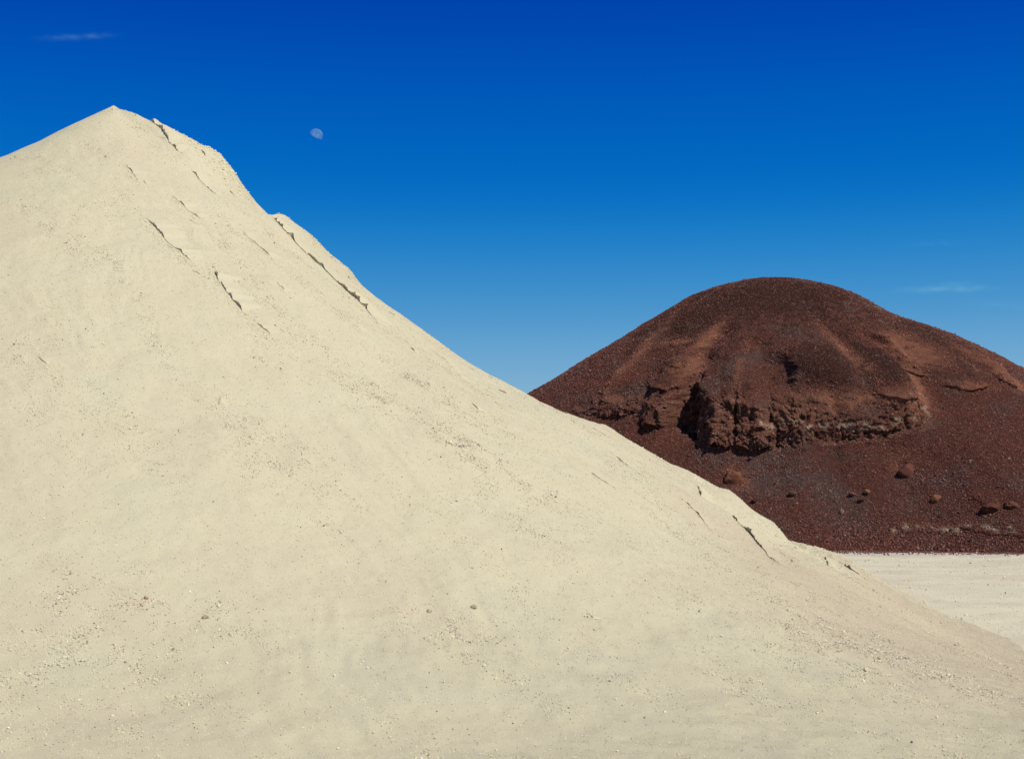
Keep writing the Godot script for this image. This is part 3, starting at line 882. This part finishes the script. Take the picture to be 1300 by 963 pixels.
func make_rocks():
	# bearing and height on the cinder heap, half sizes, colour, name, label
	var rust := Color(0.24, 0.107, 0.07)
	var tan_ := Color(0.29, 0.165, 0.105)
	var list := [
		[-8.2, 2.75, Vector3(0.5, 0.42, 0.4), rust, "cinder_clod", "large rusty clod beside the sand heap's lower crest", "clod"],
		[18.8, 3.0, Vector3(0.46, 0.36, 0.35), Color(0.17, 0.074, 0.055), "cinder_clod", "big rounded dark red clod alone on the talus below the crust", "clod"],
		[20.0, 1.95, Vector3(0.30, 0.24, 0.26), rust, "cinder_clod", "squat rusty clod below the big rounded clod", "clod"],
		[12.1, 2.15, Vector3(0.17, 0.12, 0.15), tan_, "rock", "tan rock, brighter of the close pair on the talus", "rock"],
		[9.9, 2.08, Vector3(0.17, 0.09, 0.14), rust, "rock", "flat brown rock beside the bright tan rock", "rock"],
		[10.7, 1.83, Vector3(0.18, 0.07, 0.12), Color(0.12, 0.055, 0.042), "rock", "thin dark slab of rock under the pair of rocks", "rock"],
		[1.5, 2.1, Vector3(0.22, 0.11, 0.15), Color(0.30, 0.165, 0.12), "rock", "long pinkish tan rock on the grey gravel talus", "rock"],
		[7.9, 1.38, Vector3(0.09, 0.11, 0.09), Color(0.34, 0.27, 0.23), "rock", "small pale grey rock low on the talus", "rock"],
		[24.1, 1.62, Vector3(0.42, 0.22, 0.35), Color(0.15, 0.063, 0.048), "cinder_clod", "broad dark clod half buried near the foot of the heap", "clod"],
		[26.1, 1.7, Vector3(0.3, 0.19, 0.28), Color(0.18, 0.08, 0.058), "cinder_clod", "lumpy brown clod next to the broad half buried clod", "clod"],
		[-4.2, 1.8, Vector3(0.14, 0.09, 0.12), Color(0.075, 0.045, 0.04), "rock", "small blackish rock just behind the sand crest", "rock"],
		[-5.7, 3.55, Vector3(0.13, 0.08, 0.1), Color(0.13, 0.09, 0.08), "rock", "small greyish rock just under the crust's undercut", "rock"]]
	for k in list.size():
		var e: Array = list[k]
		var p := cinder_point(e[0], e[1])
		var o := piece(e[4], rock_mesh(e[2] * 0.85, 60 + k, e[3], 0.4), mat.clod, self)
		o.position = p + (Vector3(0, -0.05, 0.22 * e[2].z) if e[2].x > 0.25 else Vector3(0, 0.04, 0.6 * e[2].z))
		o.rotation.y = k * 1.3 * 0.3
		tag(o, e[5], e[6])
	# clods of stuck sand on the pale heap
	var clods := [[-0.3, -11.03, 0.026, "round sand clod low on the front slope, larger of two"], [-0.63, -10.9, 0.02, "small sand clod low on the front slope beside a larger one"], [-2.21, -10.3, 0.022, "lone pinkish sand clod near the foot of the slope"]]
	for k in clods.size():
		var e: Array = clods[k]
		var o := piece("sand_clod", rock_mesh(Vector3(1.1, 0.8, 1.0) * e[2], 90 + k, Color(0.43, 0.35, 0.255), 0.5), mat.sand, self)
		o.position = Vector3(e[0], sand_height(e[0], e[1]) + e[2] * 0.1, e[1])
		tag(o, e[3], "clod")

# ------------------------------------------------------------------ the moon
func make_moon():
	var dir := (Vector3(-249.0 / 1800.0, 0, -1) + Vector3(0, (481.5 - 172.0) / 1800.0, 0)).normalized().rotated(Vector3.RIGHT, deg_to_rad(PITCH))
	var im := Image.create(128, 64, false, Image.FORMAT_RGB8)
	var nz := noise(77, 1.0, 4)
	for y in 64:
		for x in 128:
			var th := PI * (y + 0.5) / 64.0
			var ph := TAU * (x + 0.5) / 128.0
			var d := Vector3(sin(th) * cos(ph), cos(th), sin(th) * sin(ph))
			var m := 0.74 + 0.2 * smoothstep(-0.15, 0.2, nz.get_noise_3dv(d * 1.3))
			im.set_pixel(x, y, Color(m * 0.84, m, m * 0.96))
	var mt := StandardMaterial3D.new()
	mt.albedo_texture = ImageTexture.create_from_image(im)
	mt.roughness = 1.0
	mt.metallic_specular = 0.0
	mt.transparency = BaseMaterial3D.TRANSPARENCY_ALPHA      # seen through the bright air
	mt.albedo_color = Color(1, 1, 1, 0.09)
	# the half that the sun lights, a solid dome turned to the sun
	var rad := 1500.0 * 8.6 / 1800.0
	var v := PackedVector3Array()
	var n := PackedVector3Array()
	var uv := PackedVector2Array()
	var ix := PackedInt32Array()
	var turn := Basis(Quaternion(Vector3.UP, towards_sun))
	for i in 65:
		for j in 19:
			var th := minf(PI * 0.5, PI * 0.5 * j / 17.0)
			var ph := TAU * i / 64.0
			var d := turn * Vector3(sin(th) * sin(ph), cos(th), sin(th) * cos(ph))
			v.append(d * rad if j < 18 else Vector3.ZERO)
			n.append(d if j < 18 else -towards_sun)
			uv.append(Vector2(i / 64.0, j / 36.0))
	for i in 64:
		for j in 18:
			var a := i * 19 + j
			ix.append_array([a, a + 19, a + 1, a + 19, a + 20, a + 1])
	var arr := []
	arr.resize(Mesh.ARRAY_MAX)
	arr[Mesh.ARRAY_VERTEX] = v
	arr[Mesh.ARRAY_NORMAL] = n
	arr[Mesh.ARRAY_TEX_UV] = uv
	arr[Mesh.ARRAY_INDEX] = ix
	var s := ArrayMesh.new()
	s.add_surface_from_arrays(Mesh.PRIMITIVE_TRIANGLES, arr)
	var o := piece("moon", s, mt, self)
	o.position = EYE + dir * 1500.0
	tag(o, "pale gibbous day moon in the deep blue sky", "moon")
